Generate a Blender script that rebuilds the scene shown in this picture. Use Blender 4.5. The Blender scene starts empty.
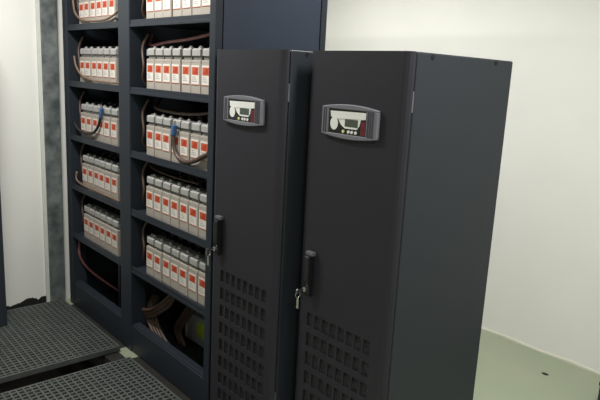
import bpy, bmesh, math, random
from mathutils import Vector, Matrix
random.seed(7)
S = bpy.context.scene
C = S.collection

# ------------------------------------------------------------------ helpers
def bx(bm, x0, x1, y0, y1, z0, z1, mi=0):
    vs = [bm.verts.new(p) for p in ((x0,y0,z0),(x1,y0,z0),(x1,y1,z0),(x0,y1,z0),(x0,y0,z1),(x1,y0,z1),(x1,y1,z1),(x0,y1,z1))]
    fs = []
    for q in ((3,2,1,0),(4,5,6,7),(0,1,5,4),(1,2,6,5),(2,3,7,6),(3,0,4,7)):
        f = bm.faces.new([vs[i] for i in q]); f.material_index = mi; fs.append(f)
    return fs

def prism(bm, pts, axis, a, b, mi=0):
    """polygon pts (2D) extruded along axis from a to b"""
    def P(p, t):
        if axis == 0: return (t, p[0], p[1])
        if axis == 1: return (p[0], t, p[1])
        return (p[0], p[1], t)
    A = [bm.verts.new(P(p, a)) for p in pts]; B = [bm.verts.new(P(p, b)) for p in pts]
    n = len(pts)
    fs = [bm.faces.new(A), bm.faces.new(B[::-1])]
    for i in range(n):
        fs.append(bm.faces.new((A[i], B[i], B[(i+1) % n], A[(i+1) % n])))
    for f in fs: f.material_index = mi
    return fs

def cyl(bm, c, axis, r, h, n=16, r2=None, mi=0):
    r2 = r if r2 is None else r2
    rot = {0: Matrix.Rotation(math.pi/2, 4, 'Y'), 1: Matrix.Rotation(-math.pi/2, 4, 'X'), 2: Matrix.Identity(4)}[axis]
    g = bmesh.ops.create_cone(bm, cap_ends=True, segments=n, radius1=r, radius2=r2, depth=h, matrix=Matrix.Translation(c) @ rot)
    fs = set()
    for v in g['verts']:
        for f in v.link_faces: fs.add(f)
    for f in fs: f.material_index = mi

def smooth_path(pts, sub=6):
    P = [Vector(p) for p in pts]
    if len(P) < 3: return P
    out = []
    Q = [2*P[0]-P[1]] + P + [2*P[-1]-P[-2]]
    for i in range(1, len(Q)-2):
        p0, p1, p2, p3 = Q[i-1:i+3]
        for k in range(sub):
            t = k/sub
            out.append(0.5*((2*p1)+(p2-p0)*t+(2*p0-5*p1+4*p2-p3)*t*t+(3*p1-p0-3*p2+p3)*t**3))
    out.append(P[-1])
    return out

def tube(bm, pts, r, n=8, sub=6, mi=0):
    P = smooth_path(pts, sub)
    rings = []
    up = Vector((0.13, 0.21, 0.97))
    for i, p in enumerate(P):
        t = (P[min(i+1, len(P)-1)] - P[max(i-1, 0)]).normalized()
        a = t.cross(up)
        if a.length < 1e-3: a = t.cross(Vector((1, 0, 0)))
        a.normalize(); b = t.cross(a)
        up = -b if b.dot(up) < 0 else b
        a = t.cross(up).normalized(); b = t.cross(a)
        rings.append([bm.verts.new(p + r*(math.cos(2*math.pi*k/n)*a + math.sin(2*math.pi*k/n)*b)) for k in range(n)])
    for i in range(len(rings)-1):
        for k in range(n):
            f = bm.faces.new((rings[i][k], rings[i][(k+1) % n], rings[i+1][(k+1) % n], rings[i+1][k]))
            f.smooth = True; f.material_index = mi
    bm.faces.new(rings[0][::-1]).material_index = mi
    bm.faces.new(rings[-1]).material_index = mi

def obj(name, bm, mats, parent=None, loc=None, bevel=0, seg=2, smooth=False):
    bmesh.ops.recalc_face_normals(bm, faces=bm.faces[:])
    me = bpy.data.meshes.new(name); bm.to_mesh(me); bm.free()
    for m in (mats if isinstance(mats, (list, tuple)) else [mats]): me.materials.append(m)
    if smooth:
        for p in me.polygons: p.use_smooth = True
    o = bpy.data.objects.new(name, me); C.objects.link(o)
    if parent: o.parent = parent
    if loc: o.location = loc
    if bevel:
        b = o.modifiers.new('Bevel', 'BEVEL'); b.width = bevel; b.segments = seg; b.limit_method = 'ANGLE'; b.angle_limit = math.radians(40)
        b.harden_normals = False
    return o

def tag(o, label, cat, group=None):
    o['label'] = label; o['category'] = cat
    if group: o['group'] = group
    return o

def thing(name, label, cat, loc=(0, 0, 0), group=None):
    o = bpy.data.objects.new(name, None); C.objects.link(o); o.location = loc
    o.empty_display_size = 0.05
    return tag(o, label, cat, group)

def struct(name, bm, mats):
    o = obj(name, bm, mats); o['kind'] = 'structure'; return o

def dup(root, loc, label, group):
    r = root.copy(); C.objects.link(r); r.location = loc; r['label'] = label; r['group'] = group
    for ch in list(root.children):
        c = ch.copy(); C.objects.link(c); c.parent = r
        for g in list(ch.children):
            d = g.copy(); C.objects.link(d); d.parent = c
    return r

# ------------------------------------------------------------------ materials
def lin(c):
    c /= 255.0
    return c/12.92 if c <= 0.04045 else ((c+0.055)/1.055)**2.4

def mat(name, rgb, rough=0.5, metal=0.0, spec=0.5, var=0.0, scale=20.0, bump=0.0, rgb2=None, detail=3.0, bscale=None):
    m = bpy.data.materials.new(name); m.use_nodes = True
    nt = m.node_tree; b = nt.nodes['Principled BSDF']
    col = tuple(lin(v) for v in rgb) + (1,)
    b.inputs['Base Color'].default_value = col
    b.inputs['Roughness'].default_value = rough; b.inputs['Metallic'].default_value = metal
    b.inputs['Specular IOR Level'].default_value = spec
    tc = nt.nodes.new('ShaderNodeTexCoord')
    nz = nt.nodes.new('ShaderNodeTexNoise'); nz.inputs['Scale'].default_value = scale; nz.inputs['Detail'].default_value = detail
    nt.links.new(tc.outputs['Object'], nz.inputs['Vector'])
    c2 = tuple(lin(v) for v in rgb2) + (1,) if rgb2 else tuple(max(0, v*(1-var)) for v in col[:3]) + (1,)
    c1 = col if rgb2 else tuple(min(1, v*(1+var)) for v in col[:3]) + (1,)
    rp = nt.nodes.new('ShaderNodeValToRGB')
    rp.color_ramp.elements[0].position = 0.33; rp.color_ramp.elements[1].position = 0.67
    rp.color_ramp.elements[0].color = c2; rp.color_ramp.elements[1].color = c1
    nt.links.new(nz.outputs['Fac'], rp.inputs['Fac']); nt.links.new(rp.outputs['Color'], b.inputs['Base Color'])
    if bump:
        n2 = nt.nodes.new('ShaderNodeTexNoise'); n2.inputs['Scale'].default_value = bscale or scale*8
        nt.links.new(tc.outputs['Object'], n2.inputs['Vector'])
        bp = nt.nodes.new('ShaderNodeBump'); bp.inputs['Strength'].default_value = bump; bp.inputs['Distance'].default_value = 0.002
        nt.links.new(n2.outputs['Fac'], bp.inputs['Height']); nt.links.new(bp.outputs['Normal'], b.inputs['Normal'])
    return m

M = dict(
    wall=mat('white plaster', (226, 226, 219), 0.85, var=0.02, scale=2.0, bump=0.1, bscale=60),
    greywall=mat('grey plaster', (190, 191, 187), 0.85, var=0.02, scale=2.0),
    ceil=mat('ceiling white', (225, 225, 220), 0.9, var=0.02),
    floor=mat('pale green epoxy', (140, 150, 127), 0.4, var=0.05, scale=2.6, spec=0.3, rgb2=(147, 152, 130)),
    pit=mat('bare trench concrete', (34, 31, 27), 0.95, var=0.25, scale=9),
    skirt=mat('white skirting', (196, 196, 180), 0.7, var=0.03, scale=14),
    black=mat('black bitumen', (14, 14, 15), 0.9, var=0.3, scale=40),
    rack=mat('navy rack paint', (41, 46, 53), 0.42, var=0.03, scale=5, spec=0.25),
    racklit=mat('navy panel paint', (48, 55, 67), 0.42, var=0.03, scale=5, spec=0.25),  # rack paint made lighter: light on the end panel put into the colour
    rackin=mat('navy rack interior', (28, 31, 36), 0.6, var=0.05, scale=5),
    ups=mat('charcoal powder coat', (45, 44, 50), 0.5, var=0.02, scale=6, bump=0.06, bscale=900, spec=0.25),
    upslit=mat('charcoal side paint', (43, 47, 52), 0.46, var=0.02, scale=6, bump=0.06, bscale=900, spec=0.25),  # same coat as the door, with the light on the sides tinted in
    gap=mat('dark recess', (12, 12, 13), 0.9, var=0.1),
    bez=mat('grey bezel plastic', (112, 112, 120), 0.45, var=0.03, scale=30),
    bezdark=mat('dark bezel slot', (58, 58, 64), 0.6, var=0.03),
    scr=mat('black display window', (16, 15, 17), 0.2, var=0.05),
    white=mat('white plastic plate', (232, 231, 226), 0.4, var=0.02),
    lcd=mat('grey green liquid crystal', (74, 82, 72), 0.25, var=0.08, scale=150),
    red=mat('dark red panel', (96, 26, 34), 0.4, var=0.1, scale=60),
    yellow=mat('yellow button', (226, 224, 160), 0.4, var=0.03),
    vent=mat('dark vent mesh', (52, 53, 54), 0.8, var=0.2, scale=60),
    handle=mat('black handle plastic', (24, 24, 27), 0.4, var=0.05),
    bracket=mat('grey handle cap', (92, 92, 98), 0.4, var=0.05),
    chrome=mat('bright metal', (205, 205, 205), 0.25, metal=1.0, var=0.05),
    galv=mat('galvanised steel', (132, 138, 136), 0.5, metal=0.3, scale=11, rgb2=(76, 84, 85), detail=9),
    flange=mat('pale painted flange', (206, 208, 200), 0.6, var=0.03),
    grate=mat('dull grating steel', (84, 88, 85), 0.6, metal=0.3, var=0.12, scale=14),
    cell=mat('cell case plastic', (160, 153, 143), 0.5, var=0.06, scale=18),
    lid=mat('grey cell lid', (156, 155, 151), 0.45, var=0.05, scale=25),
    neck=mat('dark cell neck', (104, 102, 98), 0.6, var=0.15, scale=40),
    strap=mat('black connector strap', (22, 22, 24), 0.45, var=0.05),
    lead=mat('dull lead terminal', (176, 176, 174), 0.4, metal=0.5, var=0.1, scale=80),
    paper=mat('white label paper', (212, 206, 198), 0.6, var=0.02),
    orange=mat('orange print', (182, 86, 54), 0.6, var=0.08, scale=90),
    rust=mat('dark red print', (166, 52, 26), 0.6, var=0.1, scale=90),
    tan=mat('tan cable sheath', (116, 94, 76), 0.55, var=0.12, scale=30),
    brown=mat('brown cable sheath', (74, 56, 47), 0.5, var=0.15, scale=30),
    redcab=mat('dull red cable sheath', (132, 84, 84), 0.5, var=0.12, scale=30),
    dark=mat('black cable sheath', (34, 30, 30), 0.5, var=0.12, scale=30),
    blue=mat('blue heat shrink', (58, 96, 148), 0.5, var=0.05),
    boxgrey=mat('pale grey box plastic', (176, 178, 180), 0.5, var=0.03),
    lime=mat('lime sticker', (186, 206, 60), 0.6, var=0.15, scale=50),
    mat_=mat('dark rubber', (38, 50, 44), 0.8, var=0.1),
    chip=mat('black debris', (28, 26, 22), 0.8, var=0.1),
)

# ------------------------------------------------------------------ dimensions
FRONT = -0.036          # front plane of the battery rack
RX0, RX1 = -2.99, -1.104
RD = 0.652              # back plane of the rack
SH = [1.992, 1.625, 1.261, 0.913, 0.556]
WL, WR, WF, WB, CH = -3.06, 2.6, -3.6, 2.164, 2.80

# ------------------------------------------------------------------ room
TX0, TX1, TY0, TY1, TZ = -2.93, -0.75, -1.05, -0.19, -0.45
EDGE = FRONT + 0.012
bm = bmesh.new()
for a in ((WL, WR, EDGE, WB), (WL, -2.93, TY1, EDGE), (-2.06, -1.895, -.10, EDGE), (TX1, WR, TY1, EDGE), (WL, WR, WF, TY0), (WL, TX0, TY0, TY1), (TX1, WR, TY0, TY1)):
    bx(bm, a[0], a[1], a[2], a[3], -0.06, 0.0)
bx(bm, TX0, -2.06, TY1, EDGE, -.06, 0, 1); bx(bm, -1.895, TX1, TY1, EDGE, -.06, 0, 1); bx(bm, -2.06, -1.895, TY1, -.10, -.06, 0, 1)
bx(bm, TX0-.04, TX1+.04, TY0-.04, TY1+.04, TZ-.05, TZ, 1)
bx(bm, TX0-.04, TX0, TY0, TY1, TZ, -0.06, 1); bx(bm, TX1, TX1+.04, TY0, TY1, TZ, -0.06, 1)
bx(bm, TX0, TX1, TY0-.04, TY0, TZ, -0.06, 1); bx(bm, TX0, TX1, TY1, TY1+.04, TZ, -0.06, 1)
struct('floor', bm, [M['floor'], M['pit']])
bm = bmesh.new(); bx(bm, WL-.1, WR+.1, WF-.1, WB+.1, CH, CH+.1); struct('ceiling', bm, M['ceil'])
bm = bmesh.new(); bx(bm, WL-.1, WL, WF-.1, WB+.1, 0, CH); struct('wall_left', bm, M['wall'])
bm = bmesh.new(); bx(bm, WR, WR+.1, WF-.1, WB+.1, 0, CH); struct('wall_right', bm, M['greywall'])
bm = bmesh.new(); bx(bm, WL, WR, WB, WB+.1, 0, CH); struct('wall_back', bm, M['wall'])
bm = bmesh.new(); bx(bm, WL, WR, WF-.1, WF, 0, CH); struct('wall_front', bm, M['greywall'])
# cove strip of paint at the foot of the back wall, slightly uneven
bm = bmesh.new()
n = 60; prev = None
for i in range(n+1):
    x = WL + (WR-WL)*i/n
    h = 0.010 + 0.002*math.sin(i*1.3) + random.uniform(-.001, .002); t = 0.012 + random.uniform(-.002, .002)
    ring = [bm.verts.new(p) for p in ((x, WB, 0), (x, WB-t, 0), (x, WB-t*.8, h), (x, WB, h+.006))]
    if prev:
        for k in range(4): bm.faces.new((prev[k], ring[k], ring[(k+1) % 4], prev[(k+1) % 4]))
    prev = ring
struct('baseboard_back', bm, M['skirt'])
# torn black strip along the foot of the left wall
bm = bmesh.new()
ys = []; y = -0.165
while y > -1.6:
    ys.append(y); y -= random.uniform(.008, .022)
top = []
h = 0.045
for y in ys:
    h += random.uniform(-.012, .0125); h = min(max(h, .028), .064)
    top.append((y, h))
prism(bm, [(ys[0], 0.0)] + top + [(ys[-1], 0.0)], 0, WL+.0005, WL+.006)
struct('baseboard_left', bm, M['black'])

# ------------------------------------------------------------------ battery rack
rack = thing('battery_rack', 'tall open dark navy steel rack with two bays of shelves carrying battery cells', 'battery rack', (0, 0, 0))
def rp(name, bm, m='rack', **k): return obj(name, bm, M[m], rack, **k)
PD = 0.10
RT = 2.40
def post(x0, x1, y0, y1):
    b = bmesh.new(); bx(b, x0, x1, y0, y1, 0.0, RT); return b
rp('post', post(RX0, -2.912, FRONT, FRONT+PD), bevel=.004)
rp('post', post(-2.122, -1.978, FRONT, FRONT+PD), bevel=.004)
rp('post', post(-1.156, RX1, FRONT, FRONT+.038), bevel=.004)
rp('post', post(RX1-.05, RX1, RD-.04, RD), bevel=.004)
rp('post', post(RX0, RX0+.05, RD-.04, RD), bevel=.004)
# plinth rails, one per bay
for a, b_ in ((-2.912, -2.122), (-1.978, -1.156)):
    b = bmesh.new(); bx(b, a, b_, FRONT+.004, FRONT+.05, 0.0, 0.175); bx(b, a, b_, FRONT+.012, FRONT+.06, 0.175, 0.184)
    rp('plinth_rail', b, bevel=.004)
# floor tray, back, divider, ends, roof
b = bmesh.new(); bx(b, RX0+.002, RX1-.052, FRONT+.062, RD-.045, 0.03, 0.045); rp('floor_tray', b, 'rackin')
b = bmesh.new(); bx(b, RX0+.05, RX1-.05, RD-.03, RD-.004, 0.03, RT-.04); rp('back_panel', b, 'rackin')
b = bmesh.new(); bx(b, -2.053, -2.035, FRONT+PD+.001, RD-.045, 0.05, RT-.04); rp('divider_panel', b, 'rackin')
b = bmesh.new(); bx(b, RX0, RX0+.02, FRONT+PD+.002, RD-.042, 0.0, RT-.03); rp('end_panel', b, 'rack')
b = bmesh.new(); bx(b, RX1-.022, RX1-.002, FRONT+.044, RD-.046, 0.0, RT-.03); rp('end_panel', b, 'racklit', bevel=.002)
b = bmesh.new(); bx(b, RX1-.03, RX1-.024, FRONT+.03, RD-.03, 0.0, RT-.03); rp('end_liner', b, 'gap')
b = bmesh.new(); bx(b, RX0, RX1, FRONT, RD, RT, RT+.03); rp('roof_panel', b, bevel=.004)
b = bmesh.new(); bx(b, RX0+.03, RX1-.03, FRONT+.02, FRONT+.04, RT-.08, RT); rp('head_rail', b)
def shelf(x0, x1, zt):
    b = bmesh.new()
    bx(b, x0, x1, FRONT+.006, FRONT+.014, zt-.037, zt+.001)        # front lip
    bx(b, x0, x1, FRONT+.002, FRONT+.006, zt-.037, zt-.022)        # rolled lower edge
    bx(b, x0, x1, FRONT+.014, RD-.05, zt-.022, zt-.012)            # tray
    return b
for zt in SH:
    rp('shelf', shelf(-2.912, -2.122, zt), bevel=.0015)
    rp('shelf', shelf(-1.978, -1.156, zt), bevel=.0015)
# slim inner rail seen low in the left bay
b = bmesh.new(); bx(b, -2.46, -2.43, .10, .13, .046, SH[4]-.023); rp('inner_rail', b, 'rack')

# ------------------------------------------------------------------ battery cells
CW, CD, CHT = 0.0885, 0.300, 0.172
cell0 = thing('battery_cell', 'x', 'battery cell', (0, 0, 0), 'battery cells on the rack shelves')
b = bmesh.new()
bx(b, -CW/2, CW/2, 0, CD, 0, CHT)
for zz in (.012, .16):       # moulded ribs round the case
    bx(b, -CW/2-.0008, CW/2+.0008, -.0012, CD, zz, zz+.004)
obj('case', b, M['cell'], cell0, bevel=.004)
b = bmesh.new()
bx(b, -CW/2+.008, CW/2-.008, .010, CD-.01, CHT+.0005, CHT+.018)
obj('neck', b, M['neck'], cell0)
b = bmesh.new()
pts = [(.002, CHT+.0185), (.002, CHT+.05), (.010, CHT+.056), (.085, CHT+.056), (.090, CHT+.044), (.120, CHT+.044), (.125, CHT+.056), (CD-.012, CHT+.056), (CD-.004, CHT+.048), (CD-.004, CHT+.0185)]
prism(b, pts, 0, -CW/2+.003, CW/2-.010)
obj('lid', b, M['lid'], cell0, bevel=.003)
lab = bmesh.new()
L0, L1 = -CW/2+.006, CW/2-.010
bx(lab, L0, L1, -.0022, -.0013, .052, .147, 0)
bx(lab, L0+.007, L1-.005, -.0027, -.0022, .100, .138, 1)
bx(lab, L0+.020, L1-.016, -.0031, -.0027, .106, .132, 2)
bx(lab, L0+.022, L1-.040, -.0035, -.0031, .117, .130, 1)
bx(lab, L0, L1, -.0027, -.0022, .052, .055, 1)
for k in range(3): bx(lab, L0+.008, L1-.02-.008*k, -.0026, -.0022, .068+.010*k, .0715+.010*k, 3)
obj('label', lab, [M['paper'], M['orange'], M['rust'], M['lead']], cell0)
for yy in (.035, .20):
    b = bmesh.new()
    cyl(b, (-.012, yy, CHT+.060), 2, .012, .008, 12)
    cyl(b, (-.012, yy, CHT+.066), 2, .007, .006, 6)
    obj('terminal', b, M['lead'], cell0)
b = bmesh.new(); cyl(b, (.016, .165, CHT+.063), 2, .013, .014, 14); cyl(b, (.016, .165, CHT+.072), 2, .008, .006, 14)
obj('vent_cap', b, M['strap'], cell0)
b = bmesh.new()
arc = []
for k in range(9):
    a = math.pi*k/8
    arc.append((-.030*math.cos(a), .105, CHT+.046+.026*math.sin(a)))
P = [Vector(p) for p in arc]
for s0, s1 in zip(P[:-1], P[1:]):
    d = .016
    q = [bm_ for bm_ in ()]
    v = [b.verts.new(p) for p in ((s0.x, .105-d, s0.z), (s1.x, .105-d, s1.z), (s1.x, .105+d, s1.z), (s0.x, .105+d, s0.z),
                                  (s0.x, .105-d, s0.z+.005), (s1.x, .105-d, s1.z+.005), (s1.x, .105+d, s1.z+.005), (s0.x, .105+d, s0.z+.005))]
    for qd in ((3,2,1,0),(4,5,6,7),(0,1,5,4),(1,2,6,5),(2,3,7,6),(3,0,4,7)): b.faces.new([v[i] for i in qd])
obj('connector_strap', b, M['strap'], cell0)

ordn = ['first', 'second', 'third', 'fourth', 'fifth', 'sixth', 'seventh']
rown = ['top', 'second', 'third', 'fourth', 'lowest']
first = True
for r, zt in enumerate(SH):
    for bay, x0, n, pitch in (('left', -2.790, 6, .0935), ('right', -1.848, 7, .0945)):
        for k in range(n):
            lb = 'grey battery cell, %s from left on %s visible shelf of the %s bay, orange label' % (ordn[k], rown[r], bay)
            loc = (x0 + pitch*(k+.5), 0.0 + random.uniform(-.003, .003), zt-.0115)
            gp = 'battery cells in the %s bay' % bay
            if first:
                cell0.location = loc; cell0['label'] = lb; cell0['group'] = gp; first = False
            else:
                dup(cell0, loc, lb, gp)

# ------------------------------------------------------------------ cables in the rack
def cable(name, label, pts, r, m, group=None, sleeve=None):
    t = bmesh.new(); tube(t, pts, r)
    if sleeve is None:
        return tag(obj(name, t, M[m]), label, 'cable', group)
    e = thing(name, label, 'cable', (0, 0, 0), group)
    obj('sheath', t, M[m], e)
    t = bmesh.new(); tube(t, sleeve, r+.003); s = obj('sleeve', t, M['blue'], e); s['label'] = 'blue shrink sleeve on the cable end'
    if len(sleeve) >= 2:
        t = bmesh.new(); cyl(t, tuple(Vector(sleeve[0]) + Vector((0, .0, .012))), 2, .007, .022, 10); obj('lug', t, M['chrome'], e)
    return e
cable('battery_cable', 'dark cable looping down in front of cells, left bay third shelf, blue sleeve',
      [(-2.416, -.016, 1.470), (-2.430, -.017, 1.420), (-2.466, -.018, 1.357), (-2.548, -.018, 1.306), (-2.68, -.018, 1.290), (-2.80, -.016, 1.306), (-2.875, -.014, 1.345)], .009, 'dark', 'jumper cables',
      sleeve=[(-2.416, -.016, 1.474), (-2.424, -.017, 1.447), (-2.434, -.017, 1.412)])
cable('battery_cable', 'brown cable looping in front of cells, right bay third shelf, blue sleeve',
      [(-1.500, -.017, 1.449), (-1.506, -.018, 1.417), (-1.497, -.019, 1.339), (-1.455, -.019, 1.290), (-1.37, -.019, 1.277), (-1.284, -.019, 1.298), (-1.175, -.015, 1.345)], .012, 'brown', 'jumper cables',
      sleeve=[(-1.499, -.017, 1.452), (-1.503, -.018, 1.430), (-1.507, -.018, 1.400)])
cable('battery_cable', 'tan cable sagging along the cell bottoms, left bay top shelf',
      [(-2.845, -.014, 2.15), (-2.815, -.016, 2.075), (-2.735, -.016, 2.030), (-2.60, -.018, 2.008), (-2.36, -.018, 2.006), (-2.22, -.017, 2.030), (-2.16, -.01, 2.06)], .007, 'tan', 'jumper cables')
cable('battery_cable', 'tan cable sagging along the cell bottoms, left bay second shelf',
      [(-2.850, -.014, 1.79), (-2.815, -.016, 1.725), (-2.72, -.016, 1.668), (-2.54, -.018, 1.642), (-2.30, -.018, 1.638), (-2.13, -.017, 1.642)], .007, 'tan', 'jumper cables')
cable('battery_cable', 'tan cable lying along the shelf lip, left bay fourth shelf',
      [(-2.88, -.005, 1.00), (-2.86, -.014, .945), (-2.72, -.016, .926), (-2.45, -.016, .922), (-2.16, -.016, .923)], .007, 'tan', 'jumper cables')
cable('battery_cable', 'dull red cable running over the cell tops, right bay second shelf',
      [(-2.005, .12, 1.93), (-1.975, .09, 1.875), (-1.90, .07, 1.862), (-1.72, .06, 1.878), (-1.50, .05, 1.888), (-1.33, .05, 1.905), (-1.18, .06, 1.93)], .008, 'redcab', 'jumper cables')
cable('battery_cable', 'brown cable sagging above the cells, right bay third shelf',
      [(-1.90, .12, 1.575), (-1.87, .09, 1.545), (-1.83, .05, 1.518), (-1.60, .04, 1.508), (-1.36, .04, 1.520), (-1.18, .05, 1.55)], .008, 'brown', 'jumper cables')
cable('battery_cable', 'brown cable sagging above the cells, right bay fourth shelf',
      [(-2.01, .10, 1.225), (-1.95, .07, 1.185), (-1.83, .05, 1.165), (-1.60, .05, 1.155), (-1.36, .05, 1.160)], .007, 'brown', 'jumper cables')
# vertical drops beside the cells
for (bayn, xa, rows) in (('left', -2.868, (0, 1, 2, 3, 4)), ('right', -1.935, (0, 1, 2, 3, 4))):
    for r in rows:
        z = SH[r]
        dc = cable('drop_cable', 'brown cable hanging left of the cells, %s bay %s shelf' % (bayn, rown[r]),
              [(xa+.02, .05, z+.30 if r else z+.34), (xa-.012, .03, z+.22), (xa+.022, .02, z+.12), (xa-.008, .03, z+.05), (xa-.012, .06, z+.004)], .008, 'brown', 'drop cables beside the cells')
        lg = bmesh.new(); lx = -2.791 if bayn == 'left' else -1.849
        bx(lg, lx-.030, lx-.0012, .02, .075, z+.178, z+.212); cyl(lg, (lx-.016, .048, z+.216), 2, .008, .010, 8)
        lg = obj('terminal_lug', lg, M['lead'], dc); lg['label'] = 'pale metal lug'
# bundles in the open bottom
for k, d in enumerate((0, .022, .044)):
    cable('floor_cable', ['upper', 'middle', 'lower'][k] + ' brown cable in bundle crossing below right bay, beside the divider',
          [(-2.010, .045+d*.4, .262-d), (-1.95, .045+d*.3, .268-d), (-1.87, .045+d*.3, .300-d), (-1.76, .05+d*.3, .370-d), (-1.68, .06+d*.3, .440-d), (-1.64, .10, .515)], .012, 'brown', 'cable bundle under the right bay')
for k in range(4):
    d = k*.026
    cable('floor_cable', ordn[k] + ' brown cable from divider sloping down to floor under right bay',
          [(-2.012+d*.3, .13+d*.3, .33), (-2.000+d*.7, .09+d*.3, .26), (-1.965+d, .07+d*.3, .195), (-1.86+d, .065+d*.3, .125), (-1.74+d, .07+d*.4, .072), (-1.66+d, .09+d*.4, .060)], .012, 'brown', 'sloping cable bundle under the right bay')
for k in range(3):
    d = k*.03
    cable('floor_cable', ordn[k] + ' brown cable curving up behind the sloping bundle under right bay',
          [(-1.56+d, .17, .52), (-1.63+d, .18, .40), (-1.74+d, .19, .28), (-1.83+d, .19, .16), (-1.80+d, .20, .064)], .011, 'brown', 'rising cable bundle under the right bay')
cable('floor_cable', 'thin brown cable curling in the open bottom of the left bay',
      [(-2.895, .01, .50), (-2.885, .0, .40), (-2.89, .03, .32), (-2.86, .08, .25), (-2.76, .14, .19), (-2.62, .22, .12), (-2.50, .3, .058)], .008, 'redcab')
# small box in the bottom of the right bay
jb = thing('junction_box', 'small pale grey box with lime sticker at the bottom of right bay', 'box', (-1.905, .30, .0455))
b = bmesh.new(); bx(b, 0, .30, 0, .20, .0, .185); obj('housing', b, M['boxgrey'], jb, bevel=.005)
b = bmesh.new(); bx(b, .004, .036, -.004, -.0005, .004, .181); obj('edge_flange', b, M['white'], jb, bevel=.001)
b = bmesh.new(); bx(b, .15, .28, -.0035, -.0005, .06, .155); bx(b, .165, .26, -.0045, -.0035, .115, .13); obj('sticker', b, M['lime'], jb)

# ------------------------------------------------------------------ UPS cabinets
UW, UD, UH = 0.494, 0.6305, 1.832
def smoothstep_frame(x, x0, x1, amp):
    u = (x-x0)/(x1-x0); return amp*(1-(2*u-1)**2)

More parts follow.
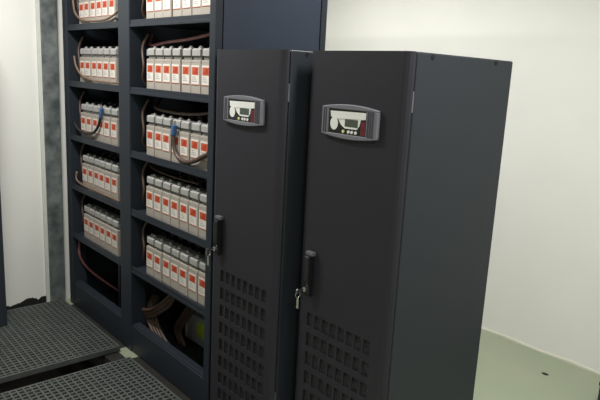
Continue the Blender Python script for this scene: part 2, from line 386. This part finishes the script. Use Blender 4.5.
def make_ups(loc, label, vent_top, handle_z, key_label, vdx, hdx):
    t = thing('ups_cabinet', label, 'cabinet', loc, 'uninterruptible power supply cabinets')
    # body
    b = bmesh.new(); bx(b, -UW, 0, .030, UD, .03, UH)
    body = obj('cabinet_body', b, M['upslit'], t, bevel=.006, seg=2)
    for yy in (.112, .506):
        b = bmesh.new(); cyl(b, (.0006, yy, UH-.013), 0, .0085, .004, 14)
        obj('fixing_hole', b, M['gap'], t)
    b = bmesh.new()
    bx(b, -UW+.01, -.01, .04, UD-.02, 0.0, .03); obj('base_plinth', b, M['gap'], t)
    # hinge edge seen in the gap
    for zz in (UH-.20, .30):
        b = bmesh.new(); bx(b, -.0065, -.001, .0235, .0302, zz, zz+.07); obj('hinge', b, M['bracket'], t)
    b = bmesh.new(); bx(b, -UW+.008, -.008, .0235, .0302, .035, UH-.005); obj('door_gasket', b, M['gap'], t)
    # door: folded sheet with a field of slots
    cols, rows = 8, 8
    cp, sw, rpit, sh = .0452, .0335, .0865, .058
    xl = -.445 + vdx
    xs = [-UW, -UW+.028]; hole_x = []
    for c in range(cols):
        a = xl + c*cp; hole_x.append((len(xs), a)); xs += [a, a+sw]
    xs += [-.034, -.022, -.011, -.003, 0.0]
    zs = [.035]; hole_z = []
    for r in range(rows-1, -1, -1):
        a = vent_top - r*rpit - sh
        if a < .07: continue
        hole_z.append(len(zs)); zs += [a, a+sh]
    zs += [UH-.0]
    hx = {h[0] for h in hole_x}; hz = set(hole_z)
    b = bmesh.new()
    prof = {0: .013, len(xs)-4: .002, len(xs)-3: .007, len(xs)-2: .014, len(xs)-1: .021}
    def yof(i): return prof.get(i, 0.0)
    grid = [[b.verts.new((x, yof(i), z)) for z in zs] for i, x in enumerate(xs)]
    left_ret = [b.verts.new((xs[0], .023, z)) for z in zs]; right_ret = [b.verts.new((xs[-1], .023, z)) for z in zs]
    for i in range(len(xs)-1):
        for k in range(len(zs)-1):
            if i in hx and k in hz: continue
            b.faces.new((grid[i][k], grid[i+1][k], grid[i+1][k+1], grid[i][k+1]))
    for k in range(len(zs)-1):
        b.faces.new((left_ret[k], grid[0][k], grid[0][k+1], left_ret[k+1]))
        b.faces.new((grid[-1][k], right_ret[k], right_ret[k+1], grid[-1][k+1]))
    # hole walls
    for i in sorted(hx):
        for k in sorted(hz):
            q = [grid[i][k], grid[i+1][k], grid[i+1][k+1], grid[i][k+1]]
            w = [b.verts.new((v.co.x, .006, v.co.z)) for v in q]
            for e in range(4): b.faces.new((q[e], q[(e+1) % 4], w[(e+1) % 4], w[e]))
    # top and bottom returns of the door
    for k, zz in ((len(zs)-1, 1), (0, 0)):
        ring = [left_ret[k]] + [grid[i][k] for i in range(len(xs))] + [right_ret[k]]
        b.faces.new(ring if zz else ring[::-1])
    bmesh.ops.recalc_face_normals(b, faces=b.faces[:])
    door = obj('front_door', b, M['ups'], t)
    b = bmesh.new(); bx(b, xl-.01, xl+cols*cp+.005, .012, .016, .06, vent_top+.01)
    for r in range(len(hole_z)):       # mesh wires behind the slots
        z = zs[hole_z[r]] + sh*.5
        bx(b, xl-.005, xl+cols*cp, .0105, .012, z-.0012, z+.0012)
    obj('vent_screen', b, M['vent'], door)
    # control panel
    x0, x1, z0, z1 = -.4103+.017, -.1142, 1.528, 1.629
    amp = .0125
    p = bmesh.new()
    N = 24
    ox = [x0 + (x1-x0)*i/N for i in range(N+1)]
    wx0, wx1 = x0+.036, x1-.052
    def topz(x, s=0): return z1 - s + smoothstep_frame(x, x0, x1, amp)
    def botz(x, s=0): return z0 + s - smoothstep_frame(x, x0, x1, amp)
    outer = [(x, botz(x)) for x in ox] + [(x, topz(x)) for x in reversed(ox)]
    # frame as four bodies: top band, bottom band, left cheek, right cheek
    wz0, wz1 = z0+.005, z1-.006
    prism(p, [(x, topz(x)) for x in ox] + [(x1, wz1), (x0, wz1)], 1, -.016, .001)
    prism(p, [(x, botz(x)) for x in ox] + [(x1, wz0), (x0, wz0)], 1, -.016, .001)
    bx(p, x0, wx0, -.016, .001, wz0, wz1); bx(p, wx1, x1, -.016, .001, wz0, wz1)
    panel = obj('control_panel', p, M['bez'], t, bevel=.003)
    for xx, ww in ((x0+.010, .005), (x0+.021, .005), (wx1+.007, .006), (wx1+.018, .006), (wx1+.029, .006)):
        p = bmesh.new(); bx(p, xx, xx+ww, -.0175, -.0155, wz0, wz1); obj('grille_slot', p, M['bezdark'], panel)
    p = bmesh.new(); bx(p, wx0, wx1, -.0125, .001, wz0, wz1); obj('display_window', p, M['scr'], panel)
    W_, H_ = wx1-wx0, wz1-wz0
    def U(u, v): return (wx0+u*W_, wz1-v*H_)
    p = bmesh.new()
    cx, cy = U(.155, .60)
    def quad(pts): prism(p, [U(*q) for q in pts], 1, -.0138, -.0126)
    quad([(.04, .10), (.98, .06), (.98, .33), (.86, .35), (.30, .42), (.06, .34)])      # upper bar
    quad([(.26, .40), (.86, .34), (.83, .60), (.77, .76), (.45, .76), (.34, .62)])      # body round the screen
    prism(p, [(cx + .020*math.cos(a)*1.0, cy + .024*math.sin(a)) for a in [2*math.pi*k/24 for k in range(24)]], 1, -.0139, -.0126)   # round lobe
    obj('face_plate', p, M['white'], panel)
    p = bmesh.new(); a, c = U(.45, .38), U(.79, .68); bx(p, a[0], c[0], -.0146, -.0139, c[1], a[1]); obj('liquid_crystal_screen', p, M['lcd'], panel)
    p = bmesh.new(); a, c = U(.86, .42), U(.985, .97); bx(p, a[0], c[0], -.0136, -.0126, c[1], a[1]); obj('red_key_block', p, M['red'], panel)
    for u, m in ((.42, 'yellow'), (.56, 'white'), (.65, 'white'), (.75, 'white')):
        p = bmesh.new(); a = U(u, .885); cyl(p, (a[0], -.0145, a[1]), 1, .0058, .004, 14); obj('button', p, M[m], panel)
    # handle
    hz1, hz0 = handle_z
    h = bmesh.new()
    hx0, hx1 = -.452+hdx, -.424+hdx
    prism(h, [(-.001, hz1), (-.001, hz0), (-.020, hz0), (-.026, hz0+.012), (-.026, hz0+.045), (-.034, hz0+.065), (-.034, hz1-.030), (-.030, hz1-.018), (-.010, hz1-.018)], 0, hx0, hx1)
    hd = obj('handle', h, M['handle'], door, bevel=.004)
    h = bmesh.new(); bx(h, hx0-.002, hx1+.012, -.024, -.001, hz1-.017, hz1); obj('handle_cap', h, M['bracket'], hd) if False else obj('handle_cap', h, M['bracket'], t, bevel=.004)
    h = bmesh.new(); cyl(h, ((hx0+hx1)/2-.004, -.0295, hz0+.03), 1, .0095, .006, 16); obj('lock', h, M['chrome'], t)
    # key held by the lock
    k = thing('key', key_label, 'key', (loc[0]+(hx0+hx1)/2-.004, loc[1]-.0335, handle_z[0]*0+hz0+.03))
    h = bmesh.new(); bx(h, -.0015, .0015, -.022, .0, -.004, .004); cyl(h, (0, -.030, -.001), 0, .011, .0025, 16); obj('blade', h, M['chrome'], k)
    h = bmesh.new()
    ring = [(.0, -.030+.012*math.sin(a), -.016-.012*math.cos(a)) for a in [2*math.pi*i/12 for i in range(13)]]
    tube(h, ring, .0014, 6, 2); obj('key_ring', h, M['chrome'], k)
    h = bmesh.new(); bx(h, -.006, .006, -.0315, -.0285, -.075, -.030); obj('key_tag', h, M['chrome'], k, bevel=.001)
    return t
make_ups((0, 0, 0), 'charcoal power cabinet standing nearest, in front of the white wall, grey display panel', .783, (1.049, .860),
         'bright key with ring hanging from the lock of the nearer charcoal cabinet', .014, .018)
make_ups((-.565, -.066, 0), 'charcoal power cabinet in the middle, right against the battery rack, behind the nearest cabinet', .826, (1.086, .898),
         'bright key with ring hanging from the lock of the middle charcoal cabinet', .036, .022)

# ------------------------------------------------------------------ gratings over the trench
def grating(x0, x1, y0, y1, zt, label, leg=True):
    t = thing('floor_grating', label, 'grating', (x0, y0, 0), 'steel floor gratings')
    X, Y, T = x1-x0, y1-y0, .034
    z1, z0 = zt, zt-T
    b = bmesh.new()
    bx(b, 0, X, 0, .012, z0, z1); bx(b, 0, X, Y-.012, Y, z0, z1)
    bx(b, 0, .012, .012, Y-.012, z0, z1); bx(b, X-.012, X, .012, Y-.012, z0, z1)
    obj('frame', b, M['grate'], t, bevel=.002)
    b = bmesh.new()
    p = .034
    n = int(round((Y-.02)/p))
    for i in range(1, n):
        y = Y*i/n; bx(b, .012, X-.012, y-.0048, y+.0048, z0+.002, z1-.0005)
    n = int(round((X-.02)/p))
    for i in range(1, n):
        x = X*i/n; bx(b, x-.0062, x+.0062, .012, Y-.012, z1-.018, z1-.002)
    obj('bar_grid', b, M['grate'], t)
    return t
grating(-2.975, -2.016, -1.13, -.092, .0405, 'dull steel floor grating lying farther, by the left wall, beside the battery rack')
grating(-1.850, -.86, -1.13, -.106, .0405, 'dull steel floor grating lying nearer, at the bottom edge of the photo')

# ------------------------------------------------------------------ left wall fittings
col = thing('steel_column', 'mottled grey galvanised steel upright against the left white wall, left of the rack', 'column', (WL, -.11, 0))
b = bmesh.new(); bx(b, .0005, .03, -.054, .054, 0.0, CH-.002); obj('web', b, M['galv'], col, bevel=.003)
b = bmesh.new(); bx(b, .0005, .022, -.078, -.0545, 0.0, CH-.002); f = obj('flange', b, M['flange'], col, bevel=.002); f['label'] = 'pale painted flange edge'
# tall navy cabinet whose edge shows at the far left of the view
cab = thing('steel_cabinet', 'tall dark navy steel cabinet standing on the farther grating, cut by the left edge', 'cabinet', (-2.715, -.55, .0408))
b = bmesh.new(); bx(b, -.30, -.022, -.62, 0, .0, 2.0); obj('cabinet_body', b, M['rack'], cab, bevel=.004)
b = bmesh.new(); bx(b, -.020, 0, -.62, 0, .0, 2.0); d = obj('door', b, M['rack'], cab, bevel=.003)
b = bmesh.new(); bx(b, .001, .02, -.58, -.56, .95, 1.12); obj('handle', b, M['handle'], d, bevel=.003)

# ------------------------------------------------------------------ small things on the floor
b = bmesh.new()
prism(b, [(-.020, -.006), (-.006, -.013), (.014, -.011), (.021, .002), (.010, .011), (-.012, .010)], 2, .0003, .004)
tag(obj('debris_chip', b, M['chip'], loc=(-.254, 1.877, 0)), 'tiny black scrap lying on the pale green floor near the back wall', 'scrap')
bt = thing('storage_box', 'low dark green box on the floor, showing as a sliver at the right edge', 'box', (.118, 1.73, 0))
b = bmesh.new(); bx(b, 0, .4, 0, .15, .0, .135); obj('tub', b, M['mat_'], bt, bevel=.006)
b = bmesh.new(); bx(b, -.004, .404, -.004, .154, .1355, .16); obj('lid', b, M['mat_'], bt, bevel=.006)

# ------------------------------------------------------------------ lights
def area(name, loc, rot, sx, sy, power, col=(1, .985, .965)):
    l = bpy.data.lights.new(name, 'AREA'); l.shape = 'RECTANGLE'; l.size = sx; l.size_y = sy; l.energy = power; l.color = col
    o = bpy.data.objects.new(name, l); o.location = loc; o.rotation_euler = rot; C.objects.link(o); return o
area('ceiling_tube_or_fill', (.70, .08, CH-.03), (0, 0, 0), .9, .2, 36)
area('ceiling_tube_or_fill', (-1.80, -.80, CH-.03), (0, 0, 0), 1.1, .2, 42)
area('ceiling_tube_or_fill', (-.95, .70, CH-.03), (0, 0, 0), .9, .2, 24)
area('ceiling_tube_or_fill', (-1.95, 1.15, CH-.03), (0, 0, 0), .9, .2, 16)  # added fill, not a known tube: lifts the back wall behind the rack
area('ceiling_tube_or_fill', (1.5, -1.35, CH-.03), (0, 0, 0), .9, .2, 27)  # added front-right fill to brighten the near cabinet's front and door edge
w = bpy.data.worlds.new('World'); S.world = w; w.use_nodes = True
w.node_tree.nodes['Background'].inputs[0].default_value = (.9, .95, 1, 1); w.node_tree.nodes['Background'].inputs[1].default_value = 0.02

# ------------------------------------------------------------------ camera
F, YAW, PIT, ROL = 600.93, 0.8439, -0.2031, 0.0507
fw = Vector((-math.sin(YAW)*math.cos(PIT), math.cos(YAW)*math.cos(PIT), math.sin(PIT)))
rt = Vector((math.cos(YAW), math.sin(YAW), 0)); up = rt.cross(fw)
r2 = math.cos(ROL)*rt + math.sin(ROL)*up; u2 = -math.sin(ROL)*rt + math.cos(ROL)*up
cam = bpy.data.cameras.new('camera'); cam.sensor_width = 36; cam.lens = F/600*36; cam.clip_start = .05
co = bpy.data.objects.new('camera', cam); C.objects.link(co)
m = Matrix((r2, u2, -fw)).transposed().to_4x4(); m.translation = (1.2791, -1.5927, 1.7337)
co.matrix_world = m
S.camera = co
S.view_settings.view_transform = 'Standard'; S.view_settings.look = 'None'; S.view_settings.gamma = 1; S.view_settings.use_curve_mapping = False
S.view_settings.exposure = 0.3
